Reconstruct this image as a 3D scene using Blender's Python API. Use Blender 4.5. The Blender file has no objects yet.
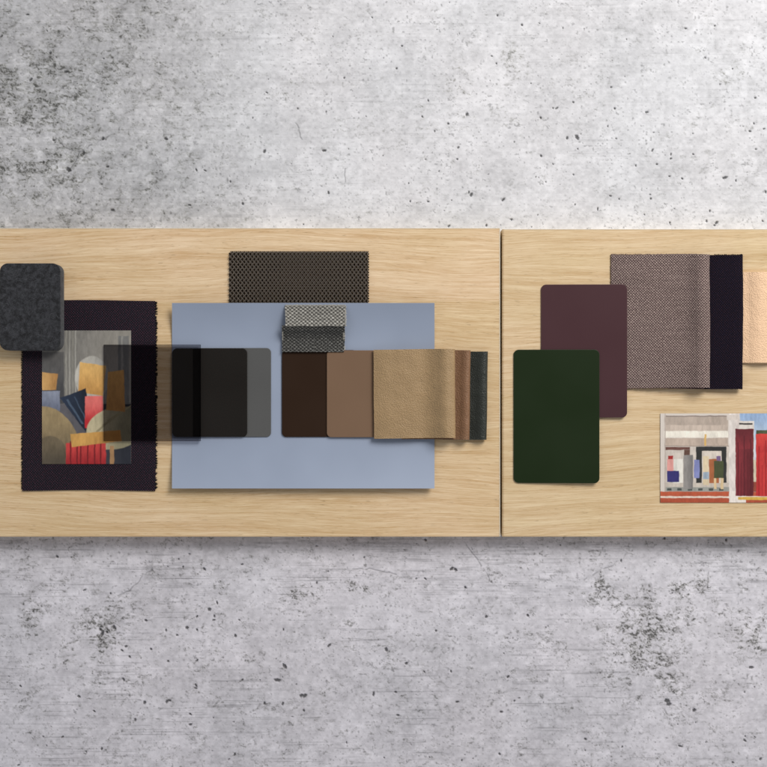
# Flat lay of material samples on two oak boards over a concrete surface, seen from above.
# Photo pixels (767 across) are read as millimetres at the level of the board tops (z = 0).
import bpy, math, random
import numpy as np
from mathutils import Vector

random.seed(7)
RNG = np.random.default_rng(11)
S = bpy.context.scene
COL = S.collection
H = 0.95                                   # camera height over the board tops, m
MM = 0.001
GZ = -0.0186                               # concrete level

def srgb(r, g, b):
    f = lambda c: (c / 255 / 12.92) if c / 255 <= 0.04045 else ((c / 255 + 0.055) / 1.055) ** 2.4
    return (f(r), f(g), f(b), 1.0)

def P(u, v, z=0.0):
    """photo point u, v (px) on something z mm above the boards -> metres"""
    s = (H - z * MM) / H
    return ((u - 383.5) * MM * s, (383.5 - v) * MM * s, z * MM)

# ------------------------------------------------------------------ objects
def link(name, verts, faces, mat=None, parent=None, smooth=False, uvs=None, origin=None, mats=None, fmat=None):
    if origin is None:
        a = np.array(verts); lo, hi = a.min(0), a.max(0)
        origin = ((lo[0] + hi[0]) / 2, (lo[1] + hi[1]) / 2, lo[2])
    if parent is not None:
        origin = tuple(parent.location)
    vs = [(x - origin[0], y - origin[1], z - origin[2]) for x, y, z in verts]
    me = bpy.data.meshes.new(name)
    me.from_pydata(vs, [], faces)
    for m in (mats or ([mat] if mat else [])):
        me.materials.append(m)
    if fmat:
        me.polygons.foreach_set('material_index', fmat)
    if uvs is not None:
        uvl = me.uv_layers.new(name='UVMap')
        li = np.empty(len(me.loops), np.int32); me.loops.foreach_get('vertex_index', li)
        uvl.data.foreach_set('uv', np.asarray(uvs, np.float32)[li].ravel())
    if smooth:
        me.polygons.foreach_set('use_smooth', [True] * len(me.polygons))
    me.validate(); me.update()
    o = bpy.data.objects.new(name, me)
    COL.objects.link(o)
    if parent is not None:
        o.parent = parent
    else:
        o.location = origin
    return o

def tag(o, label, cat, group=None, kind=None):
    o['label'] = label; o['category'] = cat
    if group: o['group'] = group
    if kind: o['kind'] = kind
    return o

def shade_auto(o, deg=35):
    me = o.data
    me.polygons.foreach_set('use_smooth', [True] * len(me.polygons))
    try:
        me.set_sharp_from_angle(angle=math.radians(deg))
    except Exception:
        pass
    return o

def rounded_outline(u0, v0, u1, v1, r, n=8):
    pts = []
    for cx, cy, a0 in ((u1 - r, v0 + r, -90), (u1 - r, v1 - r, 0), (u0 + r, v1 - r, 90), (u0 + r, v0 + r, 180)):
        if r <= 0.01:
            pts.append((cx, cy)); continue
        for i in range(n + 1):
            a = math.radians(a0 + 90 * i / n)
            pts.append((cx + r * math.cos(a), cy + r * math.sin(a)))
    return pts

def card(name, u0, v0, u1, v1, r, zl, zr, t, mat, bevel=0.34, steps=3, rot=0.0, parent=None, n=8):
    """rounded plate: zl / zr = height of its underside at the left / right edge (mm)"""
    zt = (zl + zr) / 2 + t
    cu, cv = (u0 + u1) / 2, (v0 + v1) / 2
    base = lambda x: zl + (zr - zl) * (x - u0) / (u1 - u0)
    loops = []
    for k in range(steps + 1):                       # bottom bevel
        a = math.pi / 2 * k / steps
        loops.append((bevel * (1 - math.sin(a)), bevel * (1 - math.cos(a))))
    for k in range(steps + 1):
        a = math.pi / 2 * k / steps
        loops.append((bevel * (1 - math.cos(a)), t - bevel * (1 - math.sin(a))))
    verts, faces = [], []
    for ins, dz in loops:
        for x, y in rounded_outline(u0 + ins, v0 + ins, u1 - ins, v1 - ins, max(r - ins, 0), n):
            if rot:
                c, s = math.cos(rot), math.sin(rot)
                dx, dy = x - cu, y - cv
                x, y = cu + dx * c - dy * s, cv + dx * s + dy * c
            px = P(x, y, zt)
            verts.append((px[0], px[1], (base(x) + dz) * MM))
    m = len(verts) // len(loops)
    for k in range(len(loops) - 1):
        for i in range(m):
            j = (i + 1) % m
            faces.append((k * m + i, (k + 1) * m + i, (k + 1) * m + j, k * m + j)[::-1])
    faces.append(tuple(range(m)))
    faces.append(tuple(range((len(loops) - 1) * m, len(loops) * m))[::-1])
    o = link(name, verts, faces, mat, parent)
    return shade_auto(o, 40)

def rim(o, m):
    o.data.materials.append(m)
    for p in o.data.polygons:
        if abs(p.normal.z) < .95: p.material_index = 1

def catmull(pts, step):
    pts = [np.array(p, float) for p in pts]
    q = [2 * pts[0] - pts[1]] + pts + [2 * pts[-1] - pts[-2]]
    out = []
    for i in range(1, len(q) - 2):
        p0, p1, p2, p3 = q[i - 1:i + 3]
        d = lambda a, b: max(np.linalg.norm(b - a) ** 0.5, 1e-4)
        t0 = 0; t1 = d(p0, p1); t2 = t1 + d(p1, p2); t3 = t2 + d(p2, p3)
        n = max(3, int(np.linalg.norm(p2 - p1) / step))
        for k in range(n):
            t = t1 + (t2 - t1) * k / n
            A1 = (t1 - t) / (t1 - t0) * p0 + (t - t0) / (t1 - t0) * p1
            A2 = (t2 - t) / (t2 - t1) * p1 + (t - t1) / (t2 - t1) * p2
            A3 = (t3 - t) / (t3 - t2) * p2 + (t - t2) / (t3 - t2) * p3
            B1 = (t2 - t) / (t2 - t0) * A1 + (t - t0) / (t2 - t0) * A2
            B2 = (t3 - t) / (t3 - t1) * A2 + (t - t1) / (t3 - t1) * A3
            out.append((t2 - t) / (t2 - t1) * B1 + (t - t1) / (t2 - t1) * B2)
    out.append(pts[-1])
    return np.array(out)

def sheet(name, prof, w0, w1, t, mat, axis='x', parent=None, step=1.2, nw=48, wob=None, origin=None, mats=None, backmat=False):
    """bent sheet. prof: (px along axis, z mm) of its middle line, swept across w0..w1 on the other axis"""
    c = catmull(prof, step)
    tan = np.gradient(c, axis=0)
    tan /= np.linalg.norm(tan, axis=1)[:, None] + 1e-9
    nor = np.stack([-tan[:, 1], tan[:, 0]], 1)
    arc = np.concatenate([[0], np.cumsum(np.linalg.norm(np.diff(c, axis=0), axis=1))])
    n = len(c)
    verts, uvs, faces, fm = [], [], [], []
    for side in (1, -1):
        for i in range(n):
            for j in range(nw + 1):
                w = w0 + (w1 - w0) * j / nw
                a, z = c[i]
                if wob is not None:
                    da, dw, dz = wob(a, z, w, j / nw, i / (n - 1))
                else:
                    da = dw = dz = 0
                a2, z2 = a + da + nor[i][0] * side * t / 2, z + dz + nor[i][1] * side * t / 2
                w2 = w + dw
                verts.append(P(a2, w2, z2) if axis == 'x' else P(w2, a2, z2))
                uvs.append((arc[i], w) if axis == 'x' else (w, arc[i]))
    m = n * (nw + 1)
    idx = lambda s, i, j: s * m + i * (nw + 1) + j
    for i in range(n - 1):
        for j in range(nw):
            q = (idx(0, i, j), idx(0, i + 1, j), idx(0, i + 1, j + 1), idx(0, i, j + 1))
            faces.append(q if axis != 'x' else q[::-1]); fm.append(0)
            q = (idx(1, i, j), idx(1, i, j + 1), idx(1, i + 1, j + 1), idx(1, i + 1, j))
            faces.append(q if axis != 'x' else q[::-1]); fm.append(1 if backmat else 0)
    for i in range(n - 1):
        faces.append((idx(0, i, 0), idx(1, i, 0), idx(1, i + 1, 0), idx(0, i + 1, 0))); fm.append(0)
        faces.append((idx(0, i, nw), idx(0, i + 1, nw), idx(1, i + 1, nw), idx(1, i, nw))); fm.append(0)
    for j in range(nw):
        faces.append((idx(0, 0, j), idx(0, 0, j + 1), idx(1, 0, j + 1), idx(1, 0, j))); fm.append(0)
        faces.append((idx(0, n - 1, j), idx(1, n - 1, j), idx(1, n - 1, j + 1), idx(0, n - 1, j + 1))); fm.append(0)
    o = link(name, verts, faces, mat, parent, uvs=uvs, origin=origin, mats=mats, fmat=fm if mats else None)
    return shade_auto(o, 50), c, nor

def tubes(name, paths, mat, parent=None, sides=6, flat=1.0):
    """paths: lists of (point xyz in m, radius in m); one mesh"""
    verts, faces = [], []
    for path in paths:
        pts = np.array([p for p, _ in path]); rad = [r for _, r in path]
        tg = np.gradient(pts, axis=0); tg /= np.linalg.norm(tg, axis=1)[:, None] + 1e-12
        b0 = len(verts)
        for p, r, d in zip(pts, rad, tg):
            up = np.array([0, 0, 1.0]) if abs(d[2]) < 0.9 else np.array([0, 1.0, 0])
            s = np.cross(d, up); s /= np.linalg.norm(s); q = np.cross(s, d)
            for k in range(sides):
                a = 2 * math.pi * k / sides
                verts.append(tuple(p + r * (math.cos(a) * s + math.sin(a) * q * flat)))
        for i in range(len(pts) - 1):
            for k in range(sides):
                l = (k + 1) % sides
                faces.append((b0 + i * sides + k, b0 + i * sides + l, b0 + (i + 1) * sides + l, b0 + (i + 1) * sides + k))
        faces.append(tuple(b0 + k for k in range(sides))[::-1])
        e = b0 + (len(pts) - 1) * sides
        faces.append(tuple(e + k for k in range(sides)))
    return link(name, verts, faces, mat, parent, smooth=True)

# ------------------------------------------------------------------ node helper
class G:
    def __init__(self, name, rough=0.6, spec=0.4):
        self.m = bpy.data.materials.new(name); self.m.use_nodes = True
        self.t = self.m.node_tree; self.n = self.t.nodes; self.l = self.t.links
        self.b = self.n['Principled BSDF']
        self.b.inputs['Roughness'].default_value = rough
        self.b.inputs['Specular IOR Level'].default_value = spec
    def put(self, sock, v):
        if hasattr(v, 'is_output') or isinstance(v, bpy.types.NodeSocket): self.l.new(v, sock)
        else:
            if isinstance(v, (int, float)) and sock.type in ('VECTOR', 'RGBA'):
                v = (v,) * (3 if sock.type == 'VECTOR' else 4)
            sock.default_value = v
    def math(self, op, a, b=0.0, c=0.0, clamp=False):
        x = self.n.new('ShaderNodeMath'); x.operation = op; x.use_clamp = clamp
        for s, v in zip(x.inputs, (a, b, c)): self.put(s, v)
        return x.outputs[0]
    def add(self, a, b): return self.math('ADD', a, b)
    def mul(self, a, b): return self.math('MULTIPLY', a, b)
    def coord(self, which='Object'):
        return self.n.new('ShaderNodeTexCoord').outputs[which]
    def map(self, vec, scale=(1, 1, 1), rot=(0, 0, 0), loc=(0, 0, 0)):
        x = self.n.new('ShaderNodeMapping')
        self.l.new(vec, x.inputs[0]); x.inputs['Scale'].default_value = scale
        x.inputs['Rotation'].default_value = rot; x.inputs['Location'].default_value = loc
        return x.outputs[0]
    def sep(self, vec):
        x = self.n.new('ShaderNodeSeparateXYZ'); self.l.new(vec, x.inputs[0]); return x.outputs
    def comb(self, x=0.0, y=0.0, z=0.0):
        c = self.n.new('ShaderNodeCombineXYZ')
        for s, v in zip(c.inputs, (x, y, z)): self.put(s, v)
        return c.outputs[0]
    def noise(self, vec, scale=1.0, detail=2.0, rough=0.5, dist=0.0, color=False):
        x = self.n.new('ShaderNodeTexNoise'); self.l.new(vec, x.inputs['Vector'])
        x.inputs['Scale'].default_value = scale; x.inputs['Detail'].default_value = detail
        x.inputs['Roughness'].default_value = rough; x.inputs['Distortion'].default_value = dist
        return x.outputs['Color' if color else 'Fac']
    def voro(self, vec, scale=1.0, feature='F1', out='Distance', rand=1.0):
        x = self.n.new('ShaderNodeTexVoronoi'); x.feature = feature; self.l.new(vec, x.inputs['Vector'])
        x.inputs['Scale'].default_value = scale; x.inputs['Randomness'].default_value = rand
        return x.outputs[out]
    def rng(self, v, a, b, c=0.0, d=1.0, smooth=False):
        x = self.n.new('ShaderNodeMapRange'); x.interpolation_type = 'SMOOTHSTEP' if smooth else 'LINEAR'
        for s, k in zip(x.inputs, (v, a, b, c, d)): self.put(s, k)
        return x.outputs[0]
    def mix(self, f, a, b, mode='MIX'):
        x = self.n.new('ShaderNodeMix'); x.data_type = 'RGBA'; x.blend_type = mode
        self.put(x.inputs[0], f); self.put(x.inputs[6], a); self.put(x.inputs[7], b)
        return x.outputs[2]
    def bump(self, h, strength=0.5, dist=0.001, prev=None):
        x = self.n.new('ShaderNodeBump'); x.inputs['Strength'].default_value = strength
        x.inputs['Distance'].default_value = dist; self.l.new(h, x.inputs['Height'])
        if prev is not None: self.l.new(prev, x.inputs['Normal'])
        return x.outputs[0]
    def out(self, color=None, rough=None, normal=None):
        if color is not None: self.put(self.b.inputs['Base Color'], color)
        if rough is not None: self.put(self.b.inputs['Roughness'], rough)
        if normal is not None: self.l.new(normal, self.b.inputs['Normal'])
        return self.m

def alb(c, k=1.0):
    return (min(c[0] * k, 1), min(c[1] * k, 1), min(c[2] * k, 1), 1.0)

K = 1.0                                                   # albedo = photo colour (linear) * K for evenly lit things

# ------------------------------------------------------------------ materials
def mat_wood(name, seed, light, dark, lam, slant=0.0):
    g = G(name, 0.55, 0.30)
    o = g.map(g.coord(), (1000, 1000, 1000), loc=(seed * 713.0, seed * 91.0, seed * 13.0))   # mm
    s = g.sep(o)
    x, y = s[0], s[1]
    # veneer strips of slightly different tone and figure
    yb = g.add(y, g.mul(g.noise(g.comb(g.mul(x, .002), 0.0, 0.0), 1.0, 1.0), 4.0))
    band = g.math('FLOOR', g.mul(g.add(yb, lam[1]), 1.0 / lam[0]))
    wn = g.n.new('ShaderNodeTexWhiteNoise'); wn.noise_dimensions = '1D'; g.put(wn.inputs['W'], g.add(band, seed * 3.7))
    br = wn.outputs['Value']
    xs = g.add(x, g.mul(br, 977.0))
    # slow waver of the grain; a few zones carry flat-sawn figure
    w1 = g.noise(g.comb(g.mul(xs, 0.0030), g.mul(y, 0.0085), g.mul(br, 9.0)), 1.0, 2.0, 0.45)
    w2 = g.noise(g.comb(g.mul(xs, 0.011), g.mul(y, 0.05), g.mul(br, 5.0)), 1.0, 1.0, 0.5)
    yw = g.add(g.add(y, g.mul(x, slant)), g.add(g.mul(g.add(w1, -0.5), 46.0), g.mul(g.add(w2, -0.5), 2.5)))
    rings = g.noise(g.comb(g.mul(xs, 0.0014), g.mul(yw, 0.11), 3.0), 1.0, 2.0, 0.5)
    mid = g.noise(g.comb(g.mul(xs, 0.006), g.mul(yw, 0.34), 7.0), 1.0, 3.0, 0.6)
    fine = g.noise(g.comb(g.mul(xs, 0.022), g.mul(yw, 0.95), 5.0), 1.0, 3.0, 0.65)
    fib = g.noise(g.comb(g.mul(xs, 0.06), g.mul(yw, 2.1), 1.0), 1.0, 2.0, 0.65)
    pore = g.noise(g.comb(g.mul(xs, 0.11), g.mul(yw, 1.15), 11.0), 1.0, 2.0, 0.55)
    pore = g.mul(g.rng(pore, 0.58, 0.72, 0, 1, True), g.rng(mid, 0.40, 0.62, 0.10, 1.0))
    ray = g.noise(g.comb(g.mul(xs, 0.035), g.mul(yw, 0.60), 21.0), 1.0, 2.0, 0.5)
    ray = g.rng(ray, 0.58, 0.76, 0, 1, True)
    f = g.add(g.mul(g.rng(rings, 0.32, 0.68), 0.24), g.add(g.mul(g.rng(mid, 0.32, 0.68), 0.27), g.add(g.mul(g.rng(fine, 0.34, 0.66), 0.38), g.mul(g.rng(fib, 0.34, 0.66), 0.26))))
    f = g.rng(f, 0.22, 0.90)
    c = g.mix(f, light, dark)
    c = g.mix(g.mul(ray, 0.42), c, alb(light, 1.12))
    c = g.mix(g.mul(pore, 0.72), c, alb(dark, 0.60))
    tone = g.rng(br, 0, 1, 0.955, 1.045)
    blot = g.rng(g.noise(g.comb(g.mul(x, 0.008), g.mul(y, 0.018), 2.0), 1.0, 2.0), 0.3, 0.7, 0.96, 1.04)
    tt = g.mul(tone, blot)
    c = g.mix(1.0, c, g.comb(tt, tt, g.mul(tt, tt)), 'MULTIPLY')
    h = g.add(g.mul(pore, -0.8), g.add(g.mul(fib, 0.3), g.mul(fine, 0.2)))
    return g.out(c, g.rng(fib, 0.3, 0.7, 0.48, 0.62), g.bump(h, 0.25, 0.0004))

def mat_plain(name, col, rough=0.5, grain=0.05, gscale=900, spec=0.17, bump=0.06, sheen=0):
    g = G(name, rough, spec)
    o = g.coord()
    a = g.noise(o, gscale, 3.0, 0.6)
    b = g.noise(o, 14, 2.0, 0.5)
    k = g.mul(g.rng(a, 0.25, 0.75, 1 - grain, 1 + grain), g.rng(b, 0.3, 0.7, 0.965, 1.035))
    c = g.mix(1.0, col, g.comb(k, k, k), 'MULTIPLY')
    # worn pale specks, very sparse
    return g.out(c, g.rng(b, 0.3, 0.7, rough - 0.05, rough + 0.05), g.bump(a, bump, 0.0003))

def mat_leather(name, col, rough=0.5, size=1.0, spec=0.4):
    g = G(name, rough, spec)
    v = g.map(g.coord('UV'), (1, 1, 1))
    wv = g.n.new('ShaderNodeVectorMath'); wv.operation = 'ADD'
    g.l.new(v, wv.inputs[0])
    nz = g.noise(v, 0.9, 2.0, 0.5, color=True)
    sc = g.n.new('ShaderNodeVectorMath'); sc.operation = 'SCALE'; g.l.new(nz, sc.inputs[0]); sc.inputs['Scale'].default_value = 0.9
    g.l.new(sc.outputs[0], wv.inputs[1])
    d = g.voro(wv.outputs[0], 0.95 * size, 'SMOOTH_F1')
    peb = g.rng(d, 0.10, 0.75, 1, 0, True)
    lo = g.noise(v, 0.045, 2.0, 0.5)
    hi = g.noise(v, 1.3, 2.0, 0.6)
    k = g.mul(g.rng(peb, 0, 1, 0.90, 1.04), g.rng(lo, 0.3, 0.7, 0.965, 1.035))
    c = g.mix(1.0, col, g.comb(k, k, k), 'MULTIPLY')
    n1 = g.bump(g.add(peb, g.mul(hi, 0.5)), 0.62, 0.0005)
    n2 = g.bump(lo, 0.45, 0.004, n1)
    return g.out(c, g.rng(peb, 0, 1, rough + 0.10, rough - 0.05), n2)

def mat_weave(name, dark, light, p, q, contrast=1.0, hue=None, rough=0.85, bump=0.6, hueamt=0.0, sharp=1.0, tilt=0.0, spec=0.25, stripe=0.0):
    """staggered yarn floats: p, q = repeat across and along the cloth in mm (uv in mm)"""
    g = G(name, rough, spec)
    uv = g.coord('UV')
    s = g.sep(uv)
    jn = g.noise(g.map(uv, (0.09, 0.09, 1)), 1.0, 2.0, color=True)
    js = g.sep(jn)
    u = g.add(s[0], g.mul(g.add(js[0], -0.5), 1.1)); v = g.add(s[1], g.mul(g.add(js[1], -0.5), 1.1))
    u = g.add(u, g.mul(v, tilt))
    cu = g.math('COSINE', g.mul(u, 2 * math.pi / p)); cv = g.math('COSINE', g.mul(v, 2 * math.pi / q))
    w = g.add(g.mul(g.mul(cu, cv), 0.5), 0.5)
    per = g.noise(g.map(uv, (0.55 * 2.6 / p, 0.9 * 2.6 / q, 1)), 1.0, 1.0, 0.5)
    yarn = g.noise(g.map(uv, (0.02, 0.75, 1)), 1.0, 2.0, 0.5)
    fz = g.noise(g.map(uv, (3.1, 3.1, 1)), 1.0, 2.0, 0.6)
    f = g.rng(w, 0.5 - 0.42 / sharp, 0.5 + 0.42 / sharp, 0, 1, True)
    f = g.mul(f, g.rng(per, 0.25, 0.75, 0.35, 1.1))
    f = g.add(g.mul(f, contrast), g.mul(g.add(fz, -0.5), 0.30))
    f = g.add(f, g.mul(g.add(yarn, -0.5), stripe))
    f = g.math('MAXIMUM', g.math('MINIMUM', f, 1.0), 0.0)
    lt = light
    if hue is not None:
        hn = g.noise(g.map(uv, (0.62, 0.62, 1)), 1.0, 0.0)
        lt = g.mix(g.rng(hn, 0.42, 0.60, 0, hueamt, True), light, hue)
    c = g.mix(f, dark, lt)
    lo = g.noise(g.map(uv, (0.02, 0.02, 1)), 1.0, 2.0)
    k = g.rng(lo, 0.3, 0.7, 0.93, 1.07)
    c = g.mix(1.0, c, g.comb(k, k, k), 'MULTIPLY')
    m = g.out(c, None, g.bump(g.add(w, g.mul(fz, 0.35)), bump, 0.0006))
    g.b.inputs['Sheen Weight'].default_value = 0.02
    return m

def mat_felt(name):
    g = G(name, 0.95, 0.15)
    v = g.map(g.coord(), (1000, 1000, 1000))
    fs = None
    for k, a in enumerate((0.3, 1.05, 1.9, 2.65)):
        r = g.map(v, (1, 1, 1), rot=(0, 0, a), loc=(k * 37, k * 11, 0))
        f = g.noise(g.map(r, (0.16, 1.5, 0.6)), 1.0, 2.0, 0.5, 0.5)
        fs = f if fs is None else g.math('MAXIMUM', fs, f)
    fib = g.rng(fs, 0.60, 0.80, 0, 1, True)
    clump = g.noise(v, 0.20, 5.0, 0.72)
    fine = g.noise(v, 1.6, 3.0, 0.65)
    c = g.mix(g.rng(clump, 0.38, 0.61), srgb(34, 34, 36), srgb(70, 71, 75))
    c = g.mix(g.mul(g.rng(fine, 0.38, 0.66), 0.75), c, srgb(26, 26, 28))
    c = g.mix(g.mul(fib, 0.38), c, srgb(116, 118, 124))
    m = g.out(c, None, g.bump(g.add(fib, g.add(g.mul(fine, 1.0), g.mul(clump, 1.2))), 0.55, 0.0007))
    g.b.inputs['Sheen Weight'].default_value = 0.15
    return m

def mat_acrylic(name, tint=(0.64, 0.635, 0.65, 1)):
    g = G(name)
    g.n.remove(g.b)
    tr = g.n.new('ShaderNodeBsdfTransparent'); tr.inputs[0].default_value = tint
    gl = g.n.new('ShaderNodeBsdfGlossy'); gl.inputs['Roughness'].default_value = 0.05; gl.inputs[0].default_value = (0.8, 0.8, 0.8, 1)
    fr = g.n.new('ShaderNodeFresnel'); fr.inputs[0].default_value = 1.26
    mx = g.n.new('ShaderNodeMixShader')
    ge = g.n.new('ShaderNodeNewGeometry')
    g.put(mx.inputs[0], g.mul(fr.outputs[0], g.math('SUBTRACT', 1.0, ge.outputs['Backfacing']))); g.l.new(tr.outputs[0], mx.inputs[1]); g.l.new(gl.outputs[0], mx.inputs[2])
    g.l.new(mx.outputs[0], g.n['Material Output'].inputs[0])
    return g.m

def mat_attr(name, rough=0.5, spec=0.35, bump=0.0, grain=0.0, gscale=2000):
    """colour computed in this script and stored on the mesh, with fine node grain on top"""
    g = G(name, rough, spec)
    a = g.n.new('ShaderNodeAttribute'); a.attribute_name = 'tint'
    o = g.coord()
    n = g.noise(o, gscale, 3.0, 0.6)
    k = g.rng(n, 0.25, 0.75, 1 - grain, 1 + grain)
    c = g.mix(1.0, a.outputs['Color'], g.comb(k, k, k), 'MULTIPLY')
    return g.out(c, None, g.bump(n, bump, 0.0004) if bump else None)

M = {
    'wood_a': mat_wood('oak_veneer', 1, srgb(233, 209, 171), srgb(199, 164, 118), (118, 62)),
    'wood_b': mat_wood('oak_veneer_pale', 4, srgb(232, 209, 173), srgb(199, 166, 122), (131, 40), -.05),
    'band': mat_plain('oak_edge_band', srgb(226, 214, 192), 0.45, 0.05, 600),
    'felt': mat_felt('grey_felt'),
    'aubergine': mat_weave('aubergine_cloth', srgb(13, 10, 15), srgb(56, 50, 62), 2.5, 2.7, 0.9, srgb(84, 54, 68), hueamt=0.7, bump=0.7, spec=.12),
    'aub_thread': mat_plain('aubergine_thread', srgb(20, 18, 20), 0.9, 0.2, 3000),
    'blue': mat_plain('blue_grey_paper', srgb(150, 161, 181), 0.50, 0.012, 2500, 0.75, 0.02),
    'charcoal': mat_plain('charcoal_laminate', srgb(20, 15, 10), 0.55, 0.5, 900, 0.3, 0.15),
    'grey': mat_plain('grey_laminate', srgb(89, 89, 88), 0.5, 0.04, 1300),
    'dbrown': mat_plain('dark_brown_laminate', srgb(47, 31, 20), 0.5, 0.04, 1300),
    'taupe': mat_plain('taupe_laminate', srgb(122, 97, 77), 0.5, 0.03, 1300),
    'maroon': mat_plain('maroon_laminate', srgb(72, 46, 50), 0.5, 0.03, 1300),
    'green': mat_plain('green_laminate', srgb(29, 42, 21), 0.45, 0.03, 1300),
    'tan': mat_leather('tan_leather', srgb(163, 135, 98)),
    'brown': mat_leather('brown_leather', srgb(132, 97, 70)),
    'dkgreen': mat_leather('black_green_leather', srgb(42, 45, 39), 0.45),
    'peach': mat_leather('peach_leather', srgb(240, 201, 163), 0.55, 0.9),
    'mauve': mat_weave('mauve_cloth', srgb(54, 40, 38), srgb(212, 188, 178), 2.75, 2.75, 0.82, srgb(164, 136, 134), hueamt=0.6, bump=0.8, stripe=0.25),
    'mauve_thread': mat_plain('mauve_thread', srgb(100, 80, 78), 0.9, 0.2, 3000),
    'navy': mat_weave('black_violet_cloth', srgb(8, 6, 10), srgb(44, 36, 56), 2.4, 2.6, 0.8, srgb(62, 42, 54), hueamt=0.6, bump=0.6, spec=.08),
    'navy_thread': mat_plain('black_violet_thread', srgb(14, 12, 15), 0.9, 0.2, 3000),
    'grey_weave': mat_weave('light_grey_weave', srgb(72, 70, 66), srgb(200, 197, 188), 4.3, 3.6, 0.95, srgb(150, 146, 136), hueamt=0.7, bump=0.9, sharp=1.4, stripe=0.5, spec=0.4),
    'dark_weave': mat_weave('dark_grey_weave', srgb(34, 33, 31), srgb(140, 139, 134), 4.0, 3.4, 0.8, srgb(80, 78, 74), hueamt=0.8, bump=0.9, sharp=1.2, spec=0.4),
    'grey_thread': mat_plain('pale_grey_thread', srgb(178, 174, 164), 0.8, 0.25, 3000),
    'mesh': mat_plain('black_mesh_plastic', srgb(82, 74, 66), 0.42, 0.1, 2000, 0.4), 'mesh_back': mat_plain('black_mesh_backing', srgb(22, 15, 9), 0.7, 0.1, 2000, 0.1),
    'acrylic': mat_acrylic('smoked_acrylic'), 'acrylic_edge': mat_acrylic('smoked_acrylic_edge', (.46, .45, .47, 1)),
    'green_rim_glint': mat_plain('green_edge_highlight', srgb(44, 56, 36), 0.3, 0.03, 1300, 0.8), 'maroon_rim_glint': mat_plain('maroon_edge_highlight', srgb(88, 62, 64), 0.3, 0.03, 1300, 0.8),  # glossier card edges, colour lightened to paint in the bevel highlight
    'paper': mat_plain('print_paper', srgb(150, 145, 138), 0.6, 0.02, 1500),
    'print': mat_attr('printed_ink', 0.45, 0.35, 0.04, 0.03, 3500),
    'concrete': mat_attr('concrete', 0.85, 0.2, 0.30, 0.07, 1800),
}

# ------------------------------------------------------------------ numpy noise
def vnoise(x, y, seed):
    r = np.random.default_rng(seed).random((257, 257)).astype(np.float32)
    xi = np.floor(x).astype(int); yi = np.floor(y).astype(int)
    fx = x - xi; fy = y - yi
    fx = fx * fx * fx * (fx * (fx * 6 - 15) + 10); fy = fy * fy * fy * (fy * (fy * 6 - 15) + 10)
    a = r[yi % 257, xi % 257]; b = r[yi % 257, (xi + 1) % 257]
    c = r[(yi + 1) % 257, xi % 257]; d = r[(yi + 1) % 257, (xi + 1) % 257]
    return (a * (1 - fx) + b * fx) * (1 - fy) + (c * (1 - fx) + d * fx) * fy

def fbm(x, y, seed, octv=4, gain=0.5):
    s = 0; amp = 1; tot = 0
    for k in range(octv):
        s = s + amp * vnoise(x + 17.3 * k, y - 9.1 * k, seed + k * 31); tot += amp
        x = x * 2.03; y = y * 2.03; amp *= gain
    return s / tot

def sstep(x, a, b):
    t = np.clip((x - a) / (b - a), 0, 1); return t * t * (3 - 2 * t)

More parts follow.
